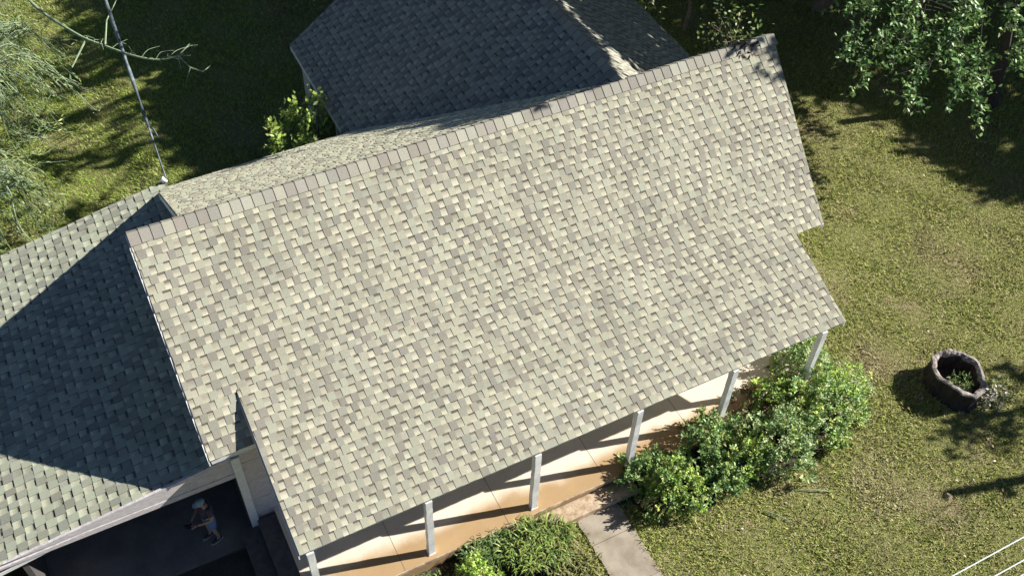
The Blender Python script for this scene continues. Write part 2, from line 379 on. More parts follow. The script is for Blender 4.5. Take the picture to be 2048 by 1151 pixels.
# back porch inset of the rear wing
zwu = lambda x: zw - p2 * abs(xw - x) - .1
w = MB(); w.prism([(6.62, 25.5, 0), (11.8, 25.5, 0), (11.8, 25.5, zwu(11.8)), (6.62, 25.5, zwu(6.62))], (0, .12, 0)); w.build('wing_end_wall', M_board, HOUSE)
w = MB(); w.box((8.3, 21.4, 0), (8.45, 25.5, zwu(8.3))); w.build('wing_wall', M_wall, HOUSE)
w = MB(); w.box((16.7, 21.4, 0), (16.85, 26.4, zwu(16.85))); w.build('wing_wall', M_wall, HOUSE)
w = MB(); w.prism([(6.62, 26.3, 0), (16.85, 26.3, 0), (16.85, 26.3, zwu(16.85)), (xw, 26.3, zwu(xw)), (6.62, 26.3, zwu(6.62))], (0, .12, 0)); w.build('wing_gable_wall', M_wall, HOUSE)
w = MB(); w.box((6.62, 25.62, 0), (6.72, 26.3, zwu(6.62))); w.build('wing_wall', M_wall, HOUSE)
w = MB(); w.box((6.60, 23.3, 0), (6.70, 23.4, zwu(6.6))); w.build('wing_porch_post', M_white, HOUSE)
w = MB(); w.tube([(6.53, 25.3, zl - .05), (6.56, 25.3, 1.2), (6.56, 25.3, .1)], .035); w.build('downspout', M_metal, HOUSE)
# service mast at the back corner
w = MB(); w.tube([(1.32, 21.58, 2.5), (1.32, 21.58, 3.25)], .05, 8); w.tube([(1.24, 21.6, 3.22), (1.32, 21.58, 3.27), (1.4, 21.5, 3.18)], [.035, .055, .035], 8)
w.build('cable_mast', M_white, HOUSE)
# porch
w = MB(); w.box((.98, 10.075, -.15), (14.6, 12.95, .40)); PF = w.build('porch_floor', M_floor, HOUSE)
for x in (3.1, 5.7, 8.3, 10.9, 13.2): w = MB(); w.box((x - .005, 10.08, .395), (x + .005, 12.94, .4025), (1, 1, 1)); w.build('floor_joint', M_steps2, PF)
w = MB(); w.box((.96, 10.05, .30), (14.62, 10.075, .404), (1, 1, 1)); w.build('floor_edge', M_step, HOUSE)
w = MB(); w.box((6.2, 9.62, -.1), (8.95, 10.05, .2)); w.build('front_step', M_step, HOUSE)
for k, x in enumerate((.54, .10)):
    w = MB(); w.box((x, 10.6, -.3), (x + .43, 12.85, .4 - .2 * (k + 1) - .02 * k)); w.build('side_step', M_steps2, HOUSE)
w = MB(); w.box((.60, 10.3, -.2), (14.4, 10.3, 0)) if False else w.box((1.05, 10.22, zP - .14), (14.45, 10.29, zP - .03)); w.build('porch_beam', M_white, HOUSE)
w = MB(); w.prism([(1.02, 10.4, zP + .02), (1.02, 12.94, zP + .95), (14.6, 12.94, zP + .95), (14.6, 10.4, zP + .02)], (0, 0, -.02)); w.build('porch_ceiling', M_wall, HOUSE)
for x in (1.2, 3.8, 6.4, 9.0, 11.6, 14.2):
    w = MB(); hw = .075
    n = 12; prev = None
    for k in range(n + 1):
        z = .40 + (zP - .15 - .40) * k / n
        j = [random.uniform(-.007, .007) for _ in range(8)]
        ring = [(x - hw + j[0], 10.25 - hw + j[1], z), (x + hw + j[2], 10.25 - hw + j[3], z), (x + hw + j[4], 10.25 + hw + j[5], z), (x - hw + j[6], 10.25 + hw + j[7], z)]
        if prev:
            for q in range(4): w.face([prev[q], prev[(q + 1) % 4], ring[(q + 1) % 4], ring[q]])
        prev = ring
    w.face(prev)
    p = w.build('post', M_white, HOUSE)
    w = MB(); w.box((x - .085, 10.16, .40), (x + .085, 10.34, .44)); w.build('post_foot', M_white, p)
# door and windows on the front wall, sheltered by the porch
def window(x0, x1, z0, z1, name='window'):
    w = MB()
    for a, b_ in (((x0 - .08, 12.905, z0 - .08), (x0, 12.95, z1 + .08)), ((x1, 12.905, z0 - .08), (x1 + .08, 12.95, z1 + .08)),
                  ((x0, 12.905, z1), (x1, 12.95, z1 + .08)), ((x0, 12.905, z0 - .08), (x1, 12.95, z0))): w.box(a, b_)
    f = w.build(name, M_white, HOUSE); w = MB(); w.box((x0, 12.93, z0), (x1, 12.946, z1)); w.build('pane', M_glass, f)
window(3.6, 4.8, 1.1, 2.4); window(10.2, 11.4, 1.1, 2.4)
w = MB(); w.box((7.1, 12.9, .41), (8.0, 12.95, 2.45)); dr = w.build('front_door', M_board, HOUSE)
w = MB(); w.tube([(7.9, 12.86, 1.4), (7.9, 12.90, 1.4)], .03); w.build('handle', M_metal, dr)

# ------------------------------------------------------------------ foliage helpers
def leafmesh(name, cen, size, cols, m, parent=None, flat=.5, asp=.55, dirs=None):
    n = len(cen); cen = np.asarray(cen, float)
    if dirs is None:
        d = rng.normal(size=(n, 3)); d[:, 2] *= .5
    else: d = np.asarray(dirs, float)
    d /= np.linalg.norm(d, axis=1)[:, None]
    nn = rng.normal(size=(n, 3)); nn[:, 2] = np.abs(nn[:, 2]) + flat * 2
    s = np.cross(d, nn); s /= np.linalg.norm(s, axis=1)[:, None]; nn = np.cross(s, d)
    L = (np.asarray(size) * rng.uniform(.7, 1.3, n))[:, None]
    a = cen; b = cen + d * L * .5 + s * L * asp * .5 + nn * L * .08; c_ = cen + d * L; e = cen + d * L * .5 - s * L * asp * .5 + nn * L * .08
    V = np.stack([a, b, c_, e], 1).reshape(-1, 3)
    F = (np.arange(n)[:, None] * 4 + np.array([[0, 1, 2, 0, 2, 3]])).reshape(-1)
    return rawmesh(name, V, F, np.repeat(cols, 4, axis=0), m, parent)
def rawmesh(name, V, F, cols, m, parent=None):
    me = bpy.data.meshes.new(name)
    me.vertices.add(len(V)); me.vertices.foreach_set('co', V.astype(np.float32).ravel())
    me.loops.add(len(F)); me.loops.foreach_set('vertex_index', F.astype(np.int32))
    nf_ = len(F) // 3; me.polygons.add(nf_); me.polygons.foreach_set('loop_start', np.arange(0, len(F), 3, dtype=np.int32))
    me.update(calc_edges=True); me.validate()
    at = me.color_attributes.new('col', 'FLOAT_COLOR', 'POINT'); a = np.ones((len(V), 4), np.float32); a[:, :3] = cols; at.data.foreach_set('color', a.ravel())
    return link(name, me, m, parent)
def pal(n, colors, var=.25):
    c = np.array(colors)[rng.integers(0, len(colors), n)]
    return np.clip(c * rng.uniform(1 - var, 1 + var, (n, 1)), 0, .9)
G_mid = [(.15, .24, .06), (.20, .29, .09), (.11, .18, .06), (.28, .33, .10)]
G_dark = [(.10, .19, .06), (.15, .26, .08), (.08, .15, .05), (.27, .36, .15)]
G_bright = [(.26, .38, .07), (.34, .46, .10), (.18, .30, .06), (.42, .48, .14)]
G_pale = [(.27, .38, .17), (.36, .46, .22), (.18, .28, .12), (.45, .50, .27)]

def shrub(label, x, y, r, h, n, colors, leaf=.10, group='shrubs along the porch', ry=None, z0=None, gaps=.35, sticks=9, asp=.5):
    ry = ry or r; z0 = gz(x, y) if z0 is None else z0; leaf *= .80; n = int(n * 1.45); x -= .1
    t = empty('shrub', (x, y, z0), label, 'shrub', group)
    w = MB(); tips = []
    for k in range(sticks):
        a = random.uniform(0, 6.28); q = random.uniform(.3, .95)
        tip = Vector((x + math.cos(a) * r * q * .8, y + math.sin(a) * ry * q * .8, z0 + h * random.uniform(.55, .95)))
        midp = Vector((x + math.cos(a) * r * q * .3, y + math.sin(a) * ry * q * .3, z0 + h * .35))
        w.tube([(x + random.uniform(-.06, .06), y + random.uniform(-.06, .06), z0 - .03), midp, tip], [.022, .015, .006], 5)
        tips.append(tip)
    w.build('stems', M_bark, t)
    sh_ = [(random.uniform(0, 6.28), random.uniform(.5, 1.0)) for _ in range(7)]
    # sprigs: leafy shoots spread through the crown
    ns = max(20, n // 14); P_ = []; D = []; Cc = []
    for k in range(ns):
        a = random.uniform(0, 6.28); u = math.sqrt(random.random()); el = random.random()
        lob = 1 + .22 * math.sin(3 * a + x * 5) + .15 * math.sin(5 * a + y * 3)
        rr = u * lob; zz = math.sqrt(max(0, 1 - min(1, u) ** 2.2)) * (.35 + .65 * el ** .4)
        zz *= (1 + .22 * math.sin(7 * u + 4 * a))
        if math.sin(x * 3 + 6 * math.cos(a) * rr) + math.sin(y * 2 + 6 * math.sin(a) * rr) < -1.45 + gaps: 
            if random.random() < .8: continue
        p = np.array([x + r * rr * math.cos(a), y + ry * rr * math.sin(a), z0 + .06 + h * zz])
        d = np.array([math.cos(a) * u, math.sin(a) * u, .9]) + rng.normal(size=3) * .35
        d /= np.linalg.norm(d); c0 = np.array(random.choice(colors)) * random.uniform(.95, 1.8)
        if k % 22 == 0:
            a, u = random.choice(sh_); p = np.array([x + r * u * math.cos(a), y + ry * u * math.sin(a), z0 + h * random.uniform(.7, 1.15)])
        for j in range(14):
            P_.append(p + d * (j / 14 - .6) * leaf * 2.6 + rng.normal(size=3) * .012); D.append(d * .7 + rng.normal(size=3) * .8); Cc.append(c0 * random.uniform(.75, 1.3))
    leafmesh('foliage', P_, leaf, np.clip(np.array(Cc), 0, .9), M_leaf, t, dirs=D, asp=asp, flat=1.1)
    return t

def clump(label, x, y, r, h, n, colors, group='strap-leaved clumps by the porch', ry=None):
    """arching strap leaves"""
    ry = ry or r; z0 = gz(x, y); t = empty('strap_leaf_plant', (x, y, z0), label, 'plant', group)
    V = []; F = []; Cc = []
    for k in range(n):
        a = random.uniform(0, 6.28); u = math.sqrt(random.random()) * .75
        bx, by = x + r * u * math.cos(a), y + ry * u * math.sin(a)
        th = random.uniform(0, 6.28); L = h * random.uniform(.5, 1.1); out = random.uniform(.25, .9) * L
        dx, dy = math.cos(th), math.sin(th); wd = random.uniform(.010, .02)
        c0 = np.array(random.choice(colors)) * random.uniform(.65, 1.35); i0 = len(V)
        for s, zf, wv in ((0, 0, 1), (.35, .7, 1), (.7, .95, .8), (1.0, .75, .15)):
            px, py, pz = bx + dx * out * s, by + dy * out * s, z0 + L * zf
            V.append((px - dy * wd * wv, py + dx * wd * wv, pz)); V.append((px + dy * wd * wv, py - dx * wd * wv, pz)); Cc += [c0, c0]
        for q in range(3): a0 = i0 + 2 * q; F += [a0, a0 + 1, a0 + 3, a0, a0 + 3, a0 + 2]
    rawmesh('leaves', np.array(V), np.array(F), np.clip(np.array(Cc), 0, .9), M_leaf, t)
    return t

shrub('rounded bright yellow-green shrub at the left end of the shrub bed, beside the walk', 9.75, 9.2, .75, 1.0, 5200, G_bright + G_mid, .095)
shrub('low dark leafy shrub spilling over the porch edge at the foot of the fourth post', 9.35, 9.95, .85, .75, 3000, G_dark + G_mid, .10, ry=.45)
shrub('dark glossy shrub in front of the fifth porch post', 11.0, 9.75, .85, 1.15, 4200, G_dark + G_mid, .11)
shrub('small dark shrub low at the lawn edge beside the rounded yellow-green one', 10.9, 8.95, .7, .7, 3000, G_dark + G_mid, .10, ry=.5)
shrub('tall loose mid-green shrub in the middle of the bed', 12.75, 9.15, .95, 1.2, 6000, G_mid + G_pale, .10)
shrub('light green shrub at the outer corner of the bed, nearest the hollow stump', 14.35, 9.45, 1.0, 1.25, 6500, G_bright + G_pale + G_mid, .10)
shrub('dense shrub hiding the foot of the last porch post', 14.55, 10.75, .85, 1.15, 5200, G_mid + G_pale, .10)
shrub('sparse reddish-stemmed shrub under the eave between the last two posts', 12.9, 10.35, .75, .9, 1600, [(.22, .13, .07), (.08, .12, .04), (.16, .10, .06)], .09, gaps=.7, ry=.5)
shrub('bright lime-green shrub at the left of the walk under the second post', 4.55, 9.25, .5, .75, 3000, G_bright, .09, group='shrubs along the porch')
shrub('loose pale shrub at the outer right end of the bed beside the open lawn', 15.35, 9.75, .75, .75, 2600, G_pale + G_bright, .085)
shrub('low pale ground shrub around the outer side of the last porch post', 15.15, 11.2, .6, .7, 2400, G_pale + G_bright, .085)
shrub('small glossy shrub beside the foot of the fifth porch post', 11.9, 10.0, .5, .6, 1500, G_dark, .10, ry=.35)
shrub('leafy shrub filling the bed against the porch between the fifth and last posts', 13.35, 10.3, .8, .95, 3200, G_mid + G_bright, .10, ry=.5)
shrub('low leafy shrub between the glossy one and the tall loose one', 11.85, 9.2, .7, .85, 2600, G_mid + G_bright, .10)
clump('wide dark strap-leaved clump left of the walk', 6.05, 9.35, .95, .55, 2600, G_mid + G_bright + [(.25, .24, .08)], ry=.65)
clump('narrow strap-leaved clump between the lime shrub and the porch edge', 5.0, 9.75, .8, .45, 1500, G_dark + G_mid, ry=.35)
clump('yellowish strap-leaved clump at the lower edge of the frame left of the walk', 6.5, 8.5, .7, .35, 1100, [(.25, .26, .07), (.16, .2, .05), (.3, .27, .12)], ry=.5)
clump('small strap-leaved clump growing at the foot of the first porch post', 1.0, 10.35, .38, .5, 260, G_mid + [(.3, .27, .1)], ry=.35)
clump('strap-leaved clump at the lower edge near the lime shrub', 3.4, 9.5, .6, .4, 700, G_mid + G_dark, ry=.4)
# slender saplings behind the house
def sapling(label, x, y, h, r, n):
    t = empty('sapling', (x, y, 0), label, 'sapling', 'saplings behind the house')
    w = MB(); P_ = []; D = []; Cc = []
    for k in range(9):
        a = random.uniform(0, 6.28); rr = r * random.uniform(.3, 1); hh = h * random.uniform(.6, 1)
        tip = np.array([x + math.cos(a) * rr, y + math.sin(a) * rr, hh]); b0 = np.array([x, y, 0.])
        mid = b0 * .5 + tip * .5 + np.array([0, 0, h * .12]); w.tube([b0, mid, tip], [.02, .014, .005], 5)
        for j in range(n // 9):
            s = random.uniform(.45, 1.03); p = (mid * (1 - s) + tip * s) if s > .5 else b0 * (1 - s) + mid * s
            P_.append(p + rng.normal(size=3) * .11); D.append(rng.normal(size=3) + np.array([0, 0, .2])); Cc.append(np.array(random.choice(G_bright)) * random.uniform(.7, 1.4))
    w.build('stems', M_bark, t); leafmesh('foliage', P_, .17, np.clip(np.array(Cc), 0, .9), M_leaf, t, dirs=D, asp=.5)
sapling('leafy bright green sapling rising over the back eave', 5.15, 23.1, 2.5, .9, 650)
sapling('tall narrow leafy sapling against the corner of the rear wing', 5.95, 23.4, 3.0, .55, 450)

# ------------------------------------------------------------------ trees that shade the yard
def unocc(x, y, z):
    k = z - 6.34
    X, Y = x - SUN.x / SUN.z * k, y - SUN.y / SUN.z * k
    return not (X < 17.2 and Y < 17.25)
def inpoly(x, y, poly):
    c_ = False; n = len(poly)
    for i in range(n):
        (x1, y1), (x2, y2) = poly[i], poly[(i + 1) % n]
        if (y1 > y) != (y2 > y) and x < (x2 - x1) * (y - y1) / (y2 - y1) + x1: c_ = not c_
    return c_
def canopy(poly, zt_, zlo, zhi, step, jit=.45, keep=1.0):
    """leaf-clump centres whose shade falls on the polygon poly (at height zt)"""
    out = []; xs_ = [p[0] for p in poly]; ys_ = [p[1] for p in poly]
    y = min(ys_)
    while y < max(ys_):
        x = min(xs_)
        while x < max(xs_):
            X, Y = x + random.uniform(-jit, jit) * step, y + random.uniform(-jit, jit) * step
            if inpoly(X, Y, poly) and random.random() < keep:
                zt = zt_(X, Y) if callable(zt_) else zt_; z = random.uniform(zlo, zhi); t = (z - zt) / SUN.z
                c_ = (X + SUN.x * t, Y + SUN.y * t, z)
                if unocc(*c_): out.append(c_)
            x += step
        y += step
    return out
def tree(label, base, cen, leaf=.42, per=85, rad=.85, colors=G_dark, group='trees beyond the frame shading the yard', trunk=.28, name='tree', cat='tree'):
    z0 = gz(base[0], base[1]); t = empty(name, (base[0], base[1], z0), label, cat, group)
    w = MB(); cen = np.array(cen); top = cen.mean(0); top[2] = max(2.0, cen[:, 2].min() - .3)
    b0 = np.array([base[0], base[1], z0 - .1]); hub = b0 * .35 + top * .65; hub[2] = top[2] * .72
    w.tube([b0, b0 * .5 + hub * .5 + np.array([.15, .1, 0]), hub], [trunk, trunk * .75, trunk * .55], 9)
    order = np.argsort(np.linalg.norm(cen[:, :2] - np.array(base), axis=1))[:30]
    for k in order:
        c_ = cen[k]; m1 = hub * .55 + c_ * .45 + np.array([0, 0, .4]) + rng.normal(size=3) * .15
        w.tube([hub, m1, c_], [trunk * .3, trunk * .16, .02], 5)
    w.build('trunk', M_bark, t)
    n = len(cen) * per
    P_ = np.repeat(cen, per, axis=0); off = rng.normal(size=(n, 3)); off /= np.linalg.norm(off, axis=1)[:, None]
    P_ = P_ + off * (rng.uniform(0, 1, (n, 1)) ** .45) * rad * np.array([1, 1, .7])
    leafmesh('crown', P_, leaf, pal(n, colors), M_leaf, t)
    return t
poly1 = [(21.4, 20.6), (22.6, 19.6), (24.1, 18.0), (24.0, 15.6), (25.2, 13.2), (28.5, 12.2), (35, 12), (35, 24), (26, 29), (18, 34), (17.6, 24.5), (19.5, 21.5)]
c1 = canopy(poly1, 0, 6.0, 8.5, .95) + canopy(poly1, 0, 8.5, 11.5, 1.1)
ca = [c for c in c1 if c[0] < 35]; cb = [c for c in c1 if c[0] >= 35]
tree('big dark tree off the right side whose shade covers the far lawn', (34, 20), ca)
tree('farthest big dark tree off the right side', (42, 15), cb)
wz = lambda x, y: zw - p2 * abs(x - xw)
c2b = canopy([(10.0, 17.4), (10.9, 17.4), (10.9, 26.4), (8.6, 26.4), (8.8, 22.8), (9.8, 19.8)], wz, 12.5, 15.5, .8, keep=.95) + canopy([(8.4, 17.3), (10.7, 17.1), (10.4, 18.4), (9.4, 19.9), (7.6, 21.4)], lambda x, y: zR - m_ * (y - yR), 12.5, 14, .62)  # unseen clumps added to darken the wing's left slope and the back slope
c2 = canopy([(12.9, 16.6), (17.9, 17), (17.9, 27.5), (12.0, 27.5), (12.6, 22.0), (12.9, 19.5)], wz, 11, 12.6, .72) + canopy([(13.3, 16.6), (17.9, 17), (17.9, 27.5), (12.4, 27.5), (12.8, 22.0), (13.1, 19.5)], wz, 12.8, 14.5, .85)
tree('tall tree right of the rear wing throwing leaf shade on its roof', (25.5, 24), c2, leaf=.34, per=120, rad=.78)
tree('slender tall tree right of the rear wing added to shade its far slope', (27, 21), c2b, leaf=.30, per=100, rad=.6)
c3 = canopy([(2.2, 26.5), (9, 27), (16, 33), (16, 40), (1.2, 41.5), (2.2, 36), (1.4, 33), (3.0, 30.0)], 0, 7.5, 9.5, .95) + canopy([(3, 26.5), (9, 27), (16, 33), (12, 40), (2.2, 40.5), (3, 30.0)], 0, 9.5, 12, 1.1)
tree('tall tree behind the rear wing shading the back lawn', (20, 36), c3)
c4 = canopy([(-1.6, 22), (2.4, 22), (2.8, 38), (.5, 38)], 0, 10.5, 13, 1.1, keep=.66); c4 = [c for c in c4 if not (.0 < c[0] - SUN.x / SUN.z * (c[2]) < 3.2 and 22.6 < c[1] - SUN.y / SUN.z * c[2] < 26.2)] + canopy([(-6, 22), (-1.5, 22), (0, 38), (-6, 38)], 0, 11, 13, 1.2, keep=.13)
tree('thin-crowned tall tree behind the rear wing casting streaks of shade', (22, 30), c4, per=45, rad=.8)
c5 = canopy([(16.6, 6.9), (19, 6.7), (22, 6.9), (22, 8.4), (18.9, 8.35), (17.2, 8.0)], 0, 7, 9.5, .7, keep=.85)
tree('small tree off the right side shading the ground beyond the hollow stump', (31, 3.5), c5, leaf=.28, per=50, rad=.55)

# sunlit broad-leaved tree whose branch ends show at the upper right
def leafy_branches():
    t = empty('broadleaf_tree', (27.5, 17.05, 0), 'broad-leaved tree with sunlit glossy leaf sprays hanging over the shaded lawn at upper right', 'tree')
    w = MB(); w.tube([(27.5, 17.05, -.1), (27.2, 17.15, 1.6), (26.8, 17.25, 3.2)], [.22, .18, .13], 9)
    P_ = []; D = []; Cc = []
    OFF = np.array([.2, .55, 0]); hub = np.array([25.8, 17.7, 3.2]) + OFF
    rows = [((23.6, 19.6, 3.9), (20.9, 17.6, 3.3)), ((24.4, 18.6, 4.1), (21.4, 16.3, 3.5)), ((24.9, 17.4, 4.2), (22.2, 15.7, 3.6)), ((25.2, 17.9, 4.5), (23.7, 16.1, 4.0)),
            ((24.2, 20.0, 3.6), (22.2, 19.6, 3.1)), ((25.2, 19.4, 4.2), (23.3, 18.3, 3.8)), ((26.4, 17.9, 4.4), (24.9, 17.0, 4.0)), ((26.0, 20.0, 4.2), (24.0, 20.6, 3.8)),
            ((23.9, 17.9, 4.0), (21.3, 15.1, 3.2)), ((24.4, 16.9, 4.1), (22.6, 14.7, 3.4)), ((23.5, 18.3, 3.8), (20.6, 16.6, 3.2)), ((26.6, 17.0, 4.2), (24.8, 14.6, 3.7)), ((27.5, 18.4, 4.4), (27.2, 16.2, 4.2)), ((27.0, 19.5, 4.3), (26.0, 18.9, 4.4)), ((25.0, 16.6, 4.0), (22.6, 13.9, 3.0))]
    for m1, tip in rows:
        m1 = np.array(m1) * 1.0 + OFF; tip = np.array(tip) + OFF; w.tube([hub, m1, tip], [.022, .014, .005], 5)
        for q in range(24):
            s = random.uniform(.15, 1); p = m1 * (1 - s) + tip * s
            e = p + (tip - m1) / np.linalg.norm(tip - m1) * random.uniform(.1, .5) + rng.normal(size=3) * np.array([.38, .38, .16])
            w.tube([p, e], [.010, .005], 4)
            c0 = np.array(random.choice([(.12, .23, .08), (.16, .30, .10), (.24, .36, .12)]))
            for j in range(random.randint(7, 16)):
                u = random.random(); P_.append(p * (1 - u) + e * u + rng.normal(size=3) * .07); D.append(rng.normal(size=3)); Cc.append(c0 * random.uniform(.7, 1.5))
    w.build('trunk', M_darkbark, t); leafmesh('crown', P_, .18, np.clip(np.array(Cc), 0, .9), M_leaf, t, dirs=D, asp=.5)
leafy_branches()
# understory bushes in the shade behind the wing's right side
def under(label, x, y, z, r, n, col):
    t = empty('understory_tree', (x, y, 0), label, 'tree', 'small trees in the shade behind the house')
    w = MB(); P_ = []; hub = np.array([x, y, z * .6]); w.tube([(x, y, -.1), (x + .1, y, z * .3), tuple(hub)], [.09, .07, .05], 7)
    for k in range(16):
        e = hub + rng.normal(size=3) * np.array([r, r, r * .35]) * .6 + np.array([0, 0, z * .3]); w.tube([hub, hub * .5 + e * .5 + np.array([0, 0, .2]), e], [.03, .02, .006], 5)
        P_.append(e + rng.normal(size=(n // 16, 3)) * .32)
    P_ = np.concatenate(P_); w.build('trunk', M_bark, t); leafmesh('crown', P_, .15, pal(len(P_), col), M_leaf, t)
under('small leafy tree in the shade just beyond the right edge of the rear wing', 20.3, 25.0, 2.8, 1.6, 900, G_dark)
under('small leafy tree in deep shade above the right end of the ridge', 22.5, 27.5, 2.6, 1.5, 700, G_dark)
under('low leafy tree nearest the ridge behind the right gable', 19.6, 21.6, 2.6, .9, 330, G_mid)
under('small leafy tree in deep shade at the upper right corner', 29.5, 23.0, 3.0, 2.2, 900, G_mid)

# ------------------------------------------------------------------ drooping pale tree at upper left
def willow(label, x, y, h, R_, n, z0=-.25):
    t = empty('willow', (x, y, z0), label, 'tree', 'drooping trees at the left edge')
    w = MB(); w.tube([(x, y, z0 - .1), (x + .1, y, z0 + h * .3), (x, y + .1, z0 + h * .6)], [.16, .13, .09], 8)
    P_ = []; D = []; Cc = []
    for k in range(n):
        a = random.uniform(0, 6.28); r1 = R_ * random.uniform(.2, .7); a2 = a + random.uniform(-.35, .35); r2 = min(R_ * 1.15, r1 + R_ * random.uniform(.15, .5))
        st = (x, y, z0 + h * random.uniform(.45, .62)) if k % 6 == 0 else (x + math.cos(a) * r1 * .55, y + math.sin(a) * r1 * .55, z0 + h * random.uniform(.6, .9))
        pts = [st, (x + math.cos(a) * r1, y + math.sin(a) * r1, z0 + h * random.uniform(.75, 1.0)),
               (x + math.cos(a2) * (r1 + r2) / 2, y + math.sin(a2) * (r1 + r2) / 2, z0 + h * random.uniform(.55, .8)),
               (x + math.cos(a2) * r2, y + math.sin(a2) * r2, z0 + h * random.uniform(.25, .6)),
               (x + math.cos(a2 + .3) * r2 * .97, y + math.sin(a2 + .3) * r2 * .97, z0 + h * random.uniform(.1, .4))]
        r = .022 if k % 6 == 0 else random.uniform(.006, .013)
        # smooth
        sm = []
        P3 = [Vector(p) for p in pts]
        for i in range(len(P3) - 1):
            p0 = P3[max(0, i - 1)]; p1 = P3[i]; p2_ = P3[i + 1]; p3 = P3[min(len(P3) - 1, i + 2)]
            for s in (0, .33, .67):
                sm.append(.5 * ((2 * p1) + (p2_ - p0) * s + (2 * p0 - 5 * p1 + 4 * p2_ - p3) * s * s + (3 * p1 - p0 - 3 * p2_ + p3) * s ** 3))
        sm.append(P3[-1])
        w.tube(sm, [r * (1 - .6 * i / len(sm)) for i in range(len(sm))], 4, cap=False)
        for j in range(16):
            i = random.randint(2, len(sm) - 2); u = random.random(); p = sm[i].lerp(sm[i + 1], u)
            P_.append(np.array(p) + rng.normal(size=3) * .05); dd = np.array(sm[i + 1] - sm[i]); D.append(dd / (np.linalg.norm(dd) + 1e-6) + rng.normal(size=3) * .45); Cc.append(np.array(random.choice(G_pale + G_bright)) * random.uniform(.5, 1.1))
    w.build('branches', M_palebark, t); leafmesh('foliage', P_, .16, np.clip(np.array(Cc), 0, .9), M_leaf, t, dirs=D, asp=.25)
willow('larger drooping tree with thin pale twigs at the left edge', -3.2, 30.0, 3.6, 3.5, 330)
willow('lower drooping tree with thin pale twigs behind the garage roof', -3.4, 24.9, 2.6, 2.0, 150)
willow('drooping tree with pale twigs in the far left corner', -2.6, 35.4, 3.2, 2.6, 130)
# bare limb of a tree standing beyond the top-left corner
def smooth(pts, k=5):
    P3 = [Vector(p) for p in pts]; sm = []
    for i in range(len(P3) - 1):
        p0 = P3[max(0, i - 1)]; p1 = P3[i]; p2_ = P3[i + 1]; p3 = P3[min(len(P3) - 1, i + 2)]
        for q in range(k):
            s = q / k; sm.append(.5 * ((2 * p1) + (p2_ - p0) * s + (2 * p0 - 5 * p1 + 4 * p2_ - p3) * s * s + (3 * p1 - p0 - 3 * p2_ + p3) * s ** 3))
    sm.append(P3[-1]); return sm
t = empty('bare_tree', (-1.6, 39.5, -.2), 'bare tree reaching a long pale limb with twigs under the overhead cable', 'tree')
w = MB(); w.tube([(-1.6, 39.5, -.3), (-1.5, 39.3, 1.5), (-1.2, 38.4, 2.6)], [.2, .16, .1], 8)
limb = smooth([(-1.2, 38.4, 2.6), (-.55, 34.5, 2.9), (-.28, 31.5, 3.0), (.62, 29.25, 3.0), (1.3, 28.3, 2.95), (2.0, 27.5, 2.9), (2.6, 27.05, 2.9), (3.1, 26.9, 3.0), (3.55, 27.15, 3.1)])
w.tube(limb, [.06 - .048 * i / len(limb) for i in range(len(limb))], 7)
for i in range(10, len(limb)):
    if random.random() < .55:
        p = limb[i]; d = Vector((random.uniform(.1, 1), random.uniform(-1, .6), random.uniform(-.3, .3))) * random.uniform(.3, .9); e = Vector((random.uniform(-.2, .2), random.uniform(-.3, .1), 0))
        w.tube(smooth([p, p + d * .5 + Vector((0, 0, .08)), p + d + e], 3), [.013 - .0014 * q for q in range(7)], 4)
        w.tube([p + d * .5 + Vector((0, 0, .08)), p + d * .8 - e * 1.5], [.008, .003], 4)
for a, b_, c_ in (((.9, 28.9, 3), (.2, 28.2, 2.6), (-.3, 28.4, 2.2)), ((1.3, 28.3, 3), (1.6, 29.2, 3.2), (2.3, 30.2, 3.4)), ((3.1, 26.9, 3), (3.3, 26.3, 2.9), (3.0, 25.9, 2.7)), ((2.3, 30.2, 3.4), (2.9, 30.3, 3.6), (3.1, 31.6, 3.8)), ((3.3, 26.3, 2.9), (3.6, 26.1, 2.8), (3.9, 26.3, 2.8))):
    w.tube([a, b_, c_], [.028, .02, .008], 5)
w.build('trunk', M_palebark, t)

# ------------------------------------------------------------------ poles and cables
t = empty('overhead_cable', (1.4, 21.75, 3.0), 'thick pale overhead cable rising from the back corner of the house to the upper left', 'cable')
w = MB(); pts = []; rr = []
for k in range(61):
    s = k / 60; y = 21.72 + (45 - 21.72) * s; z = 3.0 + (8.6 - 3.0) * s - 1.0 * s * (1 - s) * 1.2; x = 1.42 + (2.5 - 1.42) * s - .15 * s * (1 - s)
    pts.append((x, y, z)); rr.append(.020 + .028 * min(1, s * 4) + random.uniform(-.004, .006) + (.02 if k in (6, 9, 10) else 0))
w.tube(pts, rr, 8); w.build('cable', M_cable, t, smooth=True)
w = MB(); w.tube([(1.47, 23.9, 3.25), (1.60, 23.7, 3.2), (1.66, 23.35, 3.1)], [.02, .03, .012], 5); w.build('loose_strand', M_cable, t)
t = empty('utility_pole', (2.5, 45.1, 0), 'far utility pole carrying the house cable', 'utility pole', 'utility poles outside the frame')
w = MB(); w.tube([(2.5, 45.1, -.3), (2.5, 45.1, 9.2)], [.16, .12], 12); w.build('pole', M_bark, t)
w = MB(); w.box((1.6, 45.02, 8.5), (3.4, 45.16, 8.65)); w.build('crossarm', M_bark, t)
t = empty('utility_pole', (28.75, 2.85, 0), 'near utility pole off the right side whose shadow lies on the lawn', 'utility pole', 'utility poles outside the frame')
w = MB(); w.tube([(28.75, 2.85, -.3), (28.75, 2.85, 9.0)], [.17, .13], 12); w.build('pole', M_bark, t)
w = MB(); w.box((28.62, 2.45, 7.96), (28.88, 3.0, 8.04)); w.build('wire_bracket', M_metal, t)
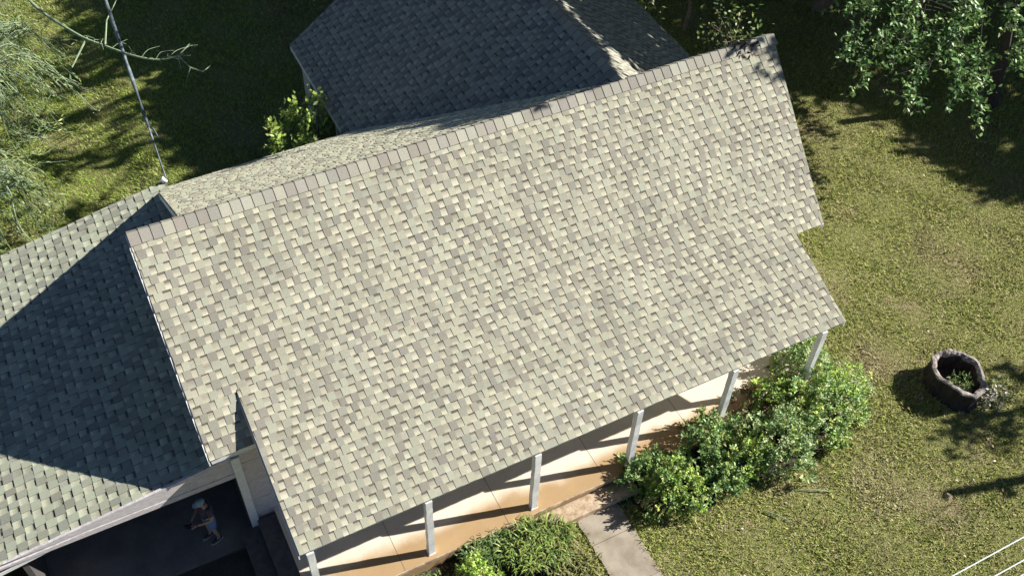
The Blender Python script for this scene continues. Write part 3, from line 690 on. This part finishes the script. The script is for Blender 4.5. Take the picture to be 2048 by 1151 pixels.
for yy, z1, lab in ((2.95, 8.0, 'upper of the thin pale wires crossing the lower right corner'), (2.67, 8.0, 'second of the thin pale wires crossing the lower right corner'), (2.50, 8.02, 'lowest of the thin pale wires at the very corner')):
    w = MB(); pts = [(x, yy, 8.0 + .0009 * (x - 10) ** 2 * .15) for x in np.linspace(-18, 28.7, 40)]
    w.tube(pts, .010, 6); o = w.build('overhead_wire', M_wire); tag(o, lab, 'wire', 'wires crossing the lower right corner')

# ------------------------------------------------------------------ planter on the lawn
t = empty('hollow_stump', (18.05, 8.7, 0), 'wide hollow tree stump with pale weathered rim, bark coloured as dark as its shade and weeds inside, on the lawn', 'stump')
NP = 64
def ringpt(a, r, z): 
    lob = 1 + .03 * math.sin(3 * a + 1) + .02 * math.sin(5 * a) + .02 * math.sin(13 * a) + .012 * math.sin(23 * a)
    return (18.05 + r * 1.04 * lob * math.cos(a), 8.70 + r * 1.30 * lob * math.sin(a), z * .78)
def rimz(a): return .06 * math.sin(a * 2 + .6) + .03 * math.sin(5 * a + 2)
def shell(name, pf, m, seed=0):
    w = MB()
    for k, (r, z) in enumerate(pf):
        for j in range(NP):
            a = 2 * math.pi * j / NP; jit = .02 * math.sin(a * 7 + k * .4) + random.uniform(-.012, .012)
            c0 = random.uniform(.6, 1.15); w.v.append(ringpt(a, r + jit * (.5 if z > .7 else 1), z + (rimz(a) + random.uniform(-.012, .012) if z > .6 else 0))); w.c.append((c0, c0 * .98, c0 * .96))
    for k in range(len(pf) - 1):
        for j in range(NP): w.f.append((k * NP + j, k * NP + (j + 1) % NP, (k + 1) * NP + (j + 1) % NP, (k + 1) * NP + j))
    return w.build(name, m, t)
shell('bark', [(.64, -.05), (.59, .12), (.565, .35), (.575, .6), (.585, .80)], mat('stump_bark', (.055, .048, .045), .95, attr=True, n1=(9, .7, (.5, .5, .5)), bump=1, bscale=25))  # bark tone taken near-black, so the side's shade is in the colour
shell('rim', [(.586, .76), (.605, .81), (.59, .86), (.53, .87), (.485, .82), (.478, .70)], mat('weathered_wood', (.50, .46, .44), .9, attr=True, n1=(10, .8, (.45, .42, .4)), n2=(45, .6, (.55, .55, .55)), bump=1, bscale=30))
shell('hollow', [(.492, .74), (.485, .5), (.46, .12)], mat('rotten_wood', (.10, .075, .07), .95, attr=True, n1=(9, .6, (.5, .5, .5)), bump=1, bscale=25))
w = MB(); w.face([ringpt(2 * math.pi * j / 24, .475, .2 + .03 * math.sin(j * 2.3)) for j in range(24)]); w.build('soil', M_soil, t)
P_ = []; D = []; Cc = []
for k in range(260):
    a = random.uniform(0, 6.28); r = .38 * math.sqrt(random.random()); P_.append((17.95 + r * math.cos(a) * .8, 8.5 + r * math.sin(a) * .8, .2 + random.uniform(0, .4))); D.append(rng.normal(size=3) + np.array([0, 0, 1.2])); Cc.append(np.array(random.choice(G_mid + G_pale)) * random.uniform(.7, 1.2))
leafmesh('weeds', P_, .13, np.array(Cc), M_leaf, t, dirs=D, asp=.3)
# dry leaf scraps by the planter
t = empty('weed_tuft', (18.35, 7.9, 0), 'ragged dry weed tuft on the shaded grass beside the hollow stump', 'weed')
P_ = [(18.75 + random.gauss(0, .28), 7.95 + random.gauss(0, .18), random.uniform(0, .18)) for _ in range(220)]
leafmesh('leaves', P_, .12, pal(220, [(.3, .26, .2), (.16, .2, .1), (.4, .38, .34)]), M_leaf, t)
for q, (x, y, L, a) in enumerate(((12.45, 8.0, .9, -.5), (11.4, 7.9, .7, -.9), (20.0, 20.2, .8, .1))):
    w = MB(); w.tube([(x, y, .05), (x + L * .5 * math.cos(a), y + L * .5 * math.sin(a), .09), (x + L * math.cos(a), y + L * math.sin(a), .04)], [.012, .016, .008], 5)
    o = w.build('fallen_stick', M_palebark)
    tag(o, ['fallen pale stick on the grass below the tall loose shrub', 'fallen pale stick on the grass near the small dark shrub', 'fallen stick in the far shade right of the gable'][q], 'stick', 'fallen sticks')

n = 900; P_ = np.stack([rng.uniform(8, 26, n), rng.uniform(3, 20, n), rng.uniform(.03, .09, n)], 1); P_ = P_[(P_[:, 1] < 9) | (P_[:, 0] > 15.5)]
o = leafmesh('fallen_leaves', P_, .085, pal(len(P_), [(.30, .18, .09), (.42, .34, .22), (.16, .10, .06), (.5, .46, .36)]), M_leaf, None, flat=2); tag(o, 'scattered dry brown leaves on the lawn', 'leaves', kind='stuff')
n = 60; P_ = np.stack([rng.normal(15.55, .22, n), 16.62 + rng.normal(0, .09, n), np.zeros(n)], 1); P_[:, 2] = 6.344 - .711 * np.abs(16.71 - P_[:, 1]) + .055 + rng.uniform(0, .03, n)  # dark leaf shapes in place of a small leaf shadow on the ridge
o = leafmesh('ridge_shadow_leaves', P_, .12, pal(n, [(.05, .045, .035), (.10, .07, .04), (.04, .05, .03)]), M_leaf, None, flat=2); tag(o, 'dark leaves standing in for a small leaf shadow on the ridge near its right end', 'leaves', kind='stuff')
w = MB(); w.tube([(15.70, 6.24, -.02), (15.70, 6.24, .05), (15.71, 6.25, .09)], [.11, .10, .05], 9); o = w.build('stone', M_step, smooth=True); tag(o, 'small pale stone on the lawn where the thin pole shadow ends', 'stone')
# ------------------------------------------------------------------ grass blades
def grass():
    M_ = np.array(R); N_ = 900000
    X = rng.uniform(-9, 34, N_); Y = rng.uniform(2.5, 40, N_)
    cx = np.stack([X, Y, np.zeros(N_) - CAMH], 1) @ M_   # cam coords
    u = cx[:, 0] / -cx[:, 2] * 36.65 / 18; v = cx[:, 1] / -cx[:, 2] * 36.65 / 18
    ok = (np.abs(u) < 1.12) & (np.abs(v) < .64) & (cx[:, 2] < 0)
    ok &= ~((X > .2) & (X < 14.8) & (Y > 9.95) & (Y < 21.9)) & ~((X > -9) & (X < 1.6) & (Y > 8.6) & (Y < 21.3))
    ok &= ~((X > 7.30 + rng.normal(size=N_) * .03) & (X < 8.33 + rng.normal(size=N_) * .03) & (Y < 9.7)) & ~((X > 8.3) & (X < 17) & (Y > 21) & (Y < 26.5)) & ~(((X - 18.05) ** 2 + (Y - 8.7) ** 2) < .42)
    ok &= ~((((X - 12.0) / 3.4) ** 2 + ((Y - 9.5) / .88) ** 2) < 1)
    X = X[ok]; Y = Y[ok]; n = len(X)
    f = (np.sin(X * .9 + 1.3) * np.sin(Y * 1.1) + np.sin(X * 2.3 - Y * 1.7) * .6 + rng.normal(size=n) * .5)
    for px_, py_, pr_, pa_ in ((14.7, 6.7, .45, 1.6), (14.1, 7.6, .4, 1.3), (12.0, 7.3, .3, 1.2), (16.7, 10.4, .8, 1.2), (15.9, 8.0, .35, 1.1), (13.3, 5.6, .35, 1.2), (19.6, 12.6, .9, .8), (10.3, 6.5, .3, 1), (17.6, 6.2, .4, 1.0), (16.6, 12.3, .5, .8), (12.2, 8.2, .5, 1.2)):
        f = f + pa_ * np.exp(-((X - px_) ** 2 + (Y - py_) ** 2) / pr_ ** 2)
    cols = np.where((f > 1.25)[:, None], np.array([.52, .44, .27]), np.array([.335, .395, .09]))
    t = rng.random(n)[:, None]
    cols = cols * (1 - .6 * (t > .76)) ; cols = np.where(t < .30, np.array([.50, .48, .19]), cols); cols = np.where(t < .07, np.array([.55, .47, .30]), cols)
    left = (X < 7) & (Y > 21); cols[left] *= np.array([.95, 1.16, .8])
    cols = np.clip(cols * rng.uniform(.65, 1.35, (n, 1)), 0, .8)
    Z = -.25 * (lambda q: q * q * (3 - 2 * q))(np.clip((-X + 1.5) / 1.0, 0, 1))
    a = rng.uniform(0, 6.283, n); L = rng.uniform(.05, .13, n); w_ = rng.uniform(.007, .017, n); h = rng.uniform(.03, .11, n)
    base = np.stack([X, Y, Z - .005], 1); d = np.stack([np.cos(a), np.sin(a), 0 * a], 1); s = np.stack([-np.sin(a), np.cos(a), 0 * a], 1)
    V = np.stack([base - s * w_[:, None], base + s * w_[:, None], base + d * L[:, None] + np.array([0, 0, 1.]) * h[:, None]], 1).reshape(-1, 3)
    F = np.arange(3 * n); o = rawmesh('grass', V, F, np.repeat(cols, 3, axis=0), M_blade); tag(o, 'short patchy green and straw-coloured grass of the lawn', 'grass', kind='stuff')
grass()

# ------------------------------------------------------------------ person with a remote control
def skin(name, verts, edges, rad, m, parent, sub=2):
    me = bpy.data.meshes.new(name); me.from_pydata([tuple(v) for v in verts], edges, []); me.materials.append(m)
    o = bpy.data.objects.new(name, me); C.objects.link(o); o.parent = parent
    sk = o.modifiers.new('skin', 'SKIN'); sk.use_smooth_shade = True
    for i, r in enumerate(rad):
        d = me.skin_vertices[0].data[i]; d.radius = r if isinstance(r, tuple) else (r, r); d.use_root = (i == 0)
    ss = o.modifiers.new('sub', 'SUBSURF'); ss.levels = sub; ss.render_levels = sub
    return o
M_skin = mat('skin', (.50, .31, .21), .55, n1=(9, .2, (.85, .8, .78)))
M_shirt = mat('dark_tee', (.10, .075, .10), .9, n1=(6, .4, (.7, .7, .7)))
M_short = mat('blue_shorts', (.16, .24, .42), .9, n1=(7, .3, (.75, .75, .8)))
M_cap = mat('teal_cap', (.26, .42, .46), .8, n1=(8, .4, (.7, .7, .7)))
M_shoe = mat('shoe', (.06, .06, .07), .7); M_sole = mat('sole', (.7, .68, .64), .6); M_hair = mat('hair', (.05, .035, .025), .8)
def person(px, py, pz, yaw):
    t = empty('person', (px, py, pz), 'person in teal cap, dark shirt and blue shorts standing in the garage opening', 'person')
    t.rotation_euler = (0, 0, yaw)      # local +X = facing
    # body: pelvis root
    v = [(0, 0, .95), (0, 0, 1.12), (.01, 0, 1.30), (.0, 0, 1.43), (.02, 0, 1.50), (.05, 0, 1.57),
         (0, .10, .90), (.02, .11, .50), (-.03, .12, .10), (.07, .12, .045),
         (0, -.10, .90), (.04, -.11, .51), (.03, -.12, .10), (.13, -.12, .045),
         (0, .19, 1.42), (.03, .25, 1.14), (.27, .16, 1.13), (.34, .12, 1.14),
         (0, -.19, 1.42), (.04, -.26, 1.14), (.28, -.13, 1.10), (.35, -.09, 1.11)]
    e = [(0, 1), (1, 2), (2, 3), (3, 4), (4, 5), (0, 6), (6, 7), (7, 8), (8, 9), (0, 10), (10, 11), (11, 12), (12, 13), (3, 14), (14, 15), (15, 16), (16, 17), (3, 18), (18, 19), (19, 20), (20, 21)]
    r = [(.15, .12), (.14, .11), (.155, .12), (.10, .085), .055, .055, .085, .06, .04, .035, .085, .06, .04, .035, .055, .045, .03, .028, .055, .045, .03, .028]
    body = skin('body', v, e, r, M_skin, t)
    skin('shirt', [(0, 0, .98), (0, 0, 1.12), (.01, 0, 1.30), (.0, 0, 1.425), (0, .19, 1.42), (.02, .235, 1.25), (0, -.19, 1.42), (.02, -.24, 1.25)],
         [(0, 1), (1, 2), (2, 3), (3, 4), (4, 5), (3, 6), (6, 7)], [(.17, .145), (.165, .135), (.175, .145), (.115, .10), .072, .07, .072, .07], M_shirt, t)
    skin('shorts', [(0, 0, .99), (0, 0, .90), (.005, .105, .82), (.03, .11, .56), (.01, -.105, .82), (.035, -.11, .56)], [(0, 1), (1, 2), (2, 3), (1, 4), (4, 5)],
         [(.165, .14), (.16, .135), .11, .10, .11, .10], M_short, t)
    # head tilted down toward the hands
    H = MB(); nu, nv = 18, 12
    for i in range(nv + 1):
        ph = math.pi * i / nv
        for j in range(nu):
            th = 2 * math.pi * j / nu; x = math.sin(ph) * math.cos(th); y = math.sin(ph) * math.sin(th); z = math.cos(ph)
            sx = .098 * (1 + .08 * (z < -.3) * max(0, x)); H.v.append((.06 + x * sx + (.016 if (x > .9 and abs(y) < .3 and -.3 < z < .1) else 0) - .03 * z * 0, y * .078 * (1 - .18 * max(0, -z)), 1.63 + z * .118)); H.c.append((1, 1, 1))
    for i in range(nv):
        for j in range(nu): H.f.append((i * nu + j, (i + 1) * nu + j, (i + 1) * nu + (j + 1) % nu, i * nu + (j + 1) % nu))
    hd = H.build('head', M_skin, None, smooth=True); hd.parent = t
    def sub_(name, mb, m, parent=t, smooth=False):
        o = mb.build(name, m, None, smooth=smooth); o.parent = parent; return o
    f = MB(); f.tube([(.155, 0, 1.64), (.180, 0, 1.605)], [.012, .018], 7); sub_('nose', f, M_skin, hd, True)
    for s in (-1, 1):
        f = MB(); f.tube([(.05, s * .076, 1.66), (.05, s * .088, 1.63), (.055, s * .078, 1.59)], [.01, .016, .01], 6); sub_('ear', f, M_skin, hd, True)
        f = MB(); f.tube([(.143, s * .032, 1.645), (.152, s * .032, 1.645)], .010, 8); sub_('eye', f, M_hair, hd)
    f = MB(); f.tube([(.148, -.025, 1.565), (.158, 0, 1.562), (.148, .025, 1.565)], .006, 6); sub_('mouth', f, mat('lips', (.3, .12, .1), .6), hd)
    hr = MB()
    for i in range(5):
        for j in range(12):
            a = math.pi * .5 + math.pi * j / 11; z = 1.57 + i * .03; k = math.sqrt(max(.05, 1 - ((z - 1.63) / .12) ** 2)); hr.v.append((.06 + math.cos(a) * .104 * k, math.sin(a) * .086 * k, z)); hr.c.append((1, 1, 1))
    for i in range(4):
        for j in range(11): hr.f.append((i * 12 + j, i * 12 + j + 1, (i + 1) * 12 + j + 1, (i + 1) * 12 + j))
    sub_('hair', hr, M_hair, t, True)
    cp = MB()
    for i in range(7):
        ph = math.pi / 2 * i / 6
        for j in range(18):
            th = 2 * math.pi * j / 18; cp.v.append((.055 + math.sin(ph) * math.cos(th) * .112, math.sin(ph) * math.sin(th) * .092, 1.665 + math.cos(ph) * .10)); cp.c.append((1, 1, 1))
    for i in range(6):
        for j in range(18): cp.f.append((i * 18 + j, (i + 1) * 18 + j, (i + 1) * 18 + (j + 1) % 18, i * 18 + (j + 1) % 18))
    cap = sub_('cap', cp, M_cap, t, True)
    br = MB(); arc = [(.15 + .09 * math.cos(a), .075 * math.sin(a), 1.668 - .012 * math.cos(a)) for a in np.linspace(-1.5, 1.5, 9)]; br.prism(arc, (0, 0, .008)); sub_('cap_brim', br, mat('pale_brim', (.6, .66, .68), .8), cap)
    # hands: palm plus fingers curled on the controller
    for s, (wx, wy, wz) in ((1, (.34, .12, 1.14)), (-1, (.35, -.09, 1.11))):
        hv = [(wx, wy, wz), (wx + .045, wy - s * .008, wz + .002), (wx + .08, wy - s * .012, wz + .002)]; he = [(0, 1), (1, 2)]; hr_ = [.026, (.034, .018), (.032, .015)]
        for k in range(4):
            oy = (k - 1.5) * .019; i0 = len(hv); ln = (.030, .034, .032, .025)[k]
            hv += [(wx + .10, wy - s * .012 + oy, wz + .004), (wx + .10 + ln, wy - s * .02 + oy, wz - .012), (wx + .095 + ln, wy - s * .03 + oy, wz - .035)]; he += [(2, i0), (i0, i0 + 1), (i0 + 1, i0 + 2)]; hr_ += [.0095, .0088, .0078]
        i0 = len(hv); hv += [(wx + .05, wy - s * .045, wz + .018), (wx + .085, wy - s * .062, wz + .024)]; he += [(1, i0), (i0, i0 + 1)]; hr_ += [.011, .009]
        skin('hand', hv, he, hr_, M_skin, t, 1)
    for s, x in ((1, -.01), (-1, .05)):
        f = MB(); f.tube([(x - .07, s * .12, .045), (x - .02, s * .12, .06), (x + .08, s * .12, .05), (x + .19, s * .12, .032)], [.035, .05, .047, .025], 9); sh = sub_('shoe', f, M_shoe, t, True)
        f = MB(); f.prism([(x - .10, s * .12 - .035, 0), (x + .10, s * .12 - .05, 0), (x + .21, s * .12 - .02, 0), (x + .21, s * .12 + .02, 0), (x + .10, s * .12 + .05, 0), (x - .10, s * .12 + .035, 0)], (0, 0, .022)); sub_('sole', f, M_sole, sh)
    return t
P_t = person(-.44, 13.12, -.225, math.radians(200))
# the remote control held in the hands
ct = empty('remote_control', (-.44, 13.12, -.225), 'dark remote control held by the person in both hands', 'remote control'); ct.rotation_euler = (0, 0, math.radians(200))
f = MB(); f.box((.40, -.075, 1.125), (.50, .095, 1.15)); b_ = f.build('casing', M_shoe, None); b_.parent = ct
f = MB(); f.prism([(.50, -.06, 1.15), (.50, .08, 1.15), (.56, .08, 1.23), (.56, -.06, 1.23)], (.008, 0, -.006)); b_ = f.build('screen', M_glass, None); b_.parent = ct
for s in (-.04, .06):
    f = MB(); f.tube([(.44, s, 1.15), (.44, s, 1.172)], .008, 8); b_ = f.build('stick', M_sole, None); b_.parent = ct
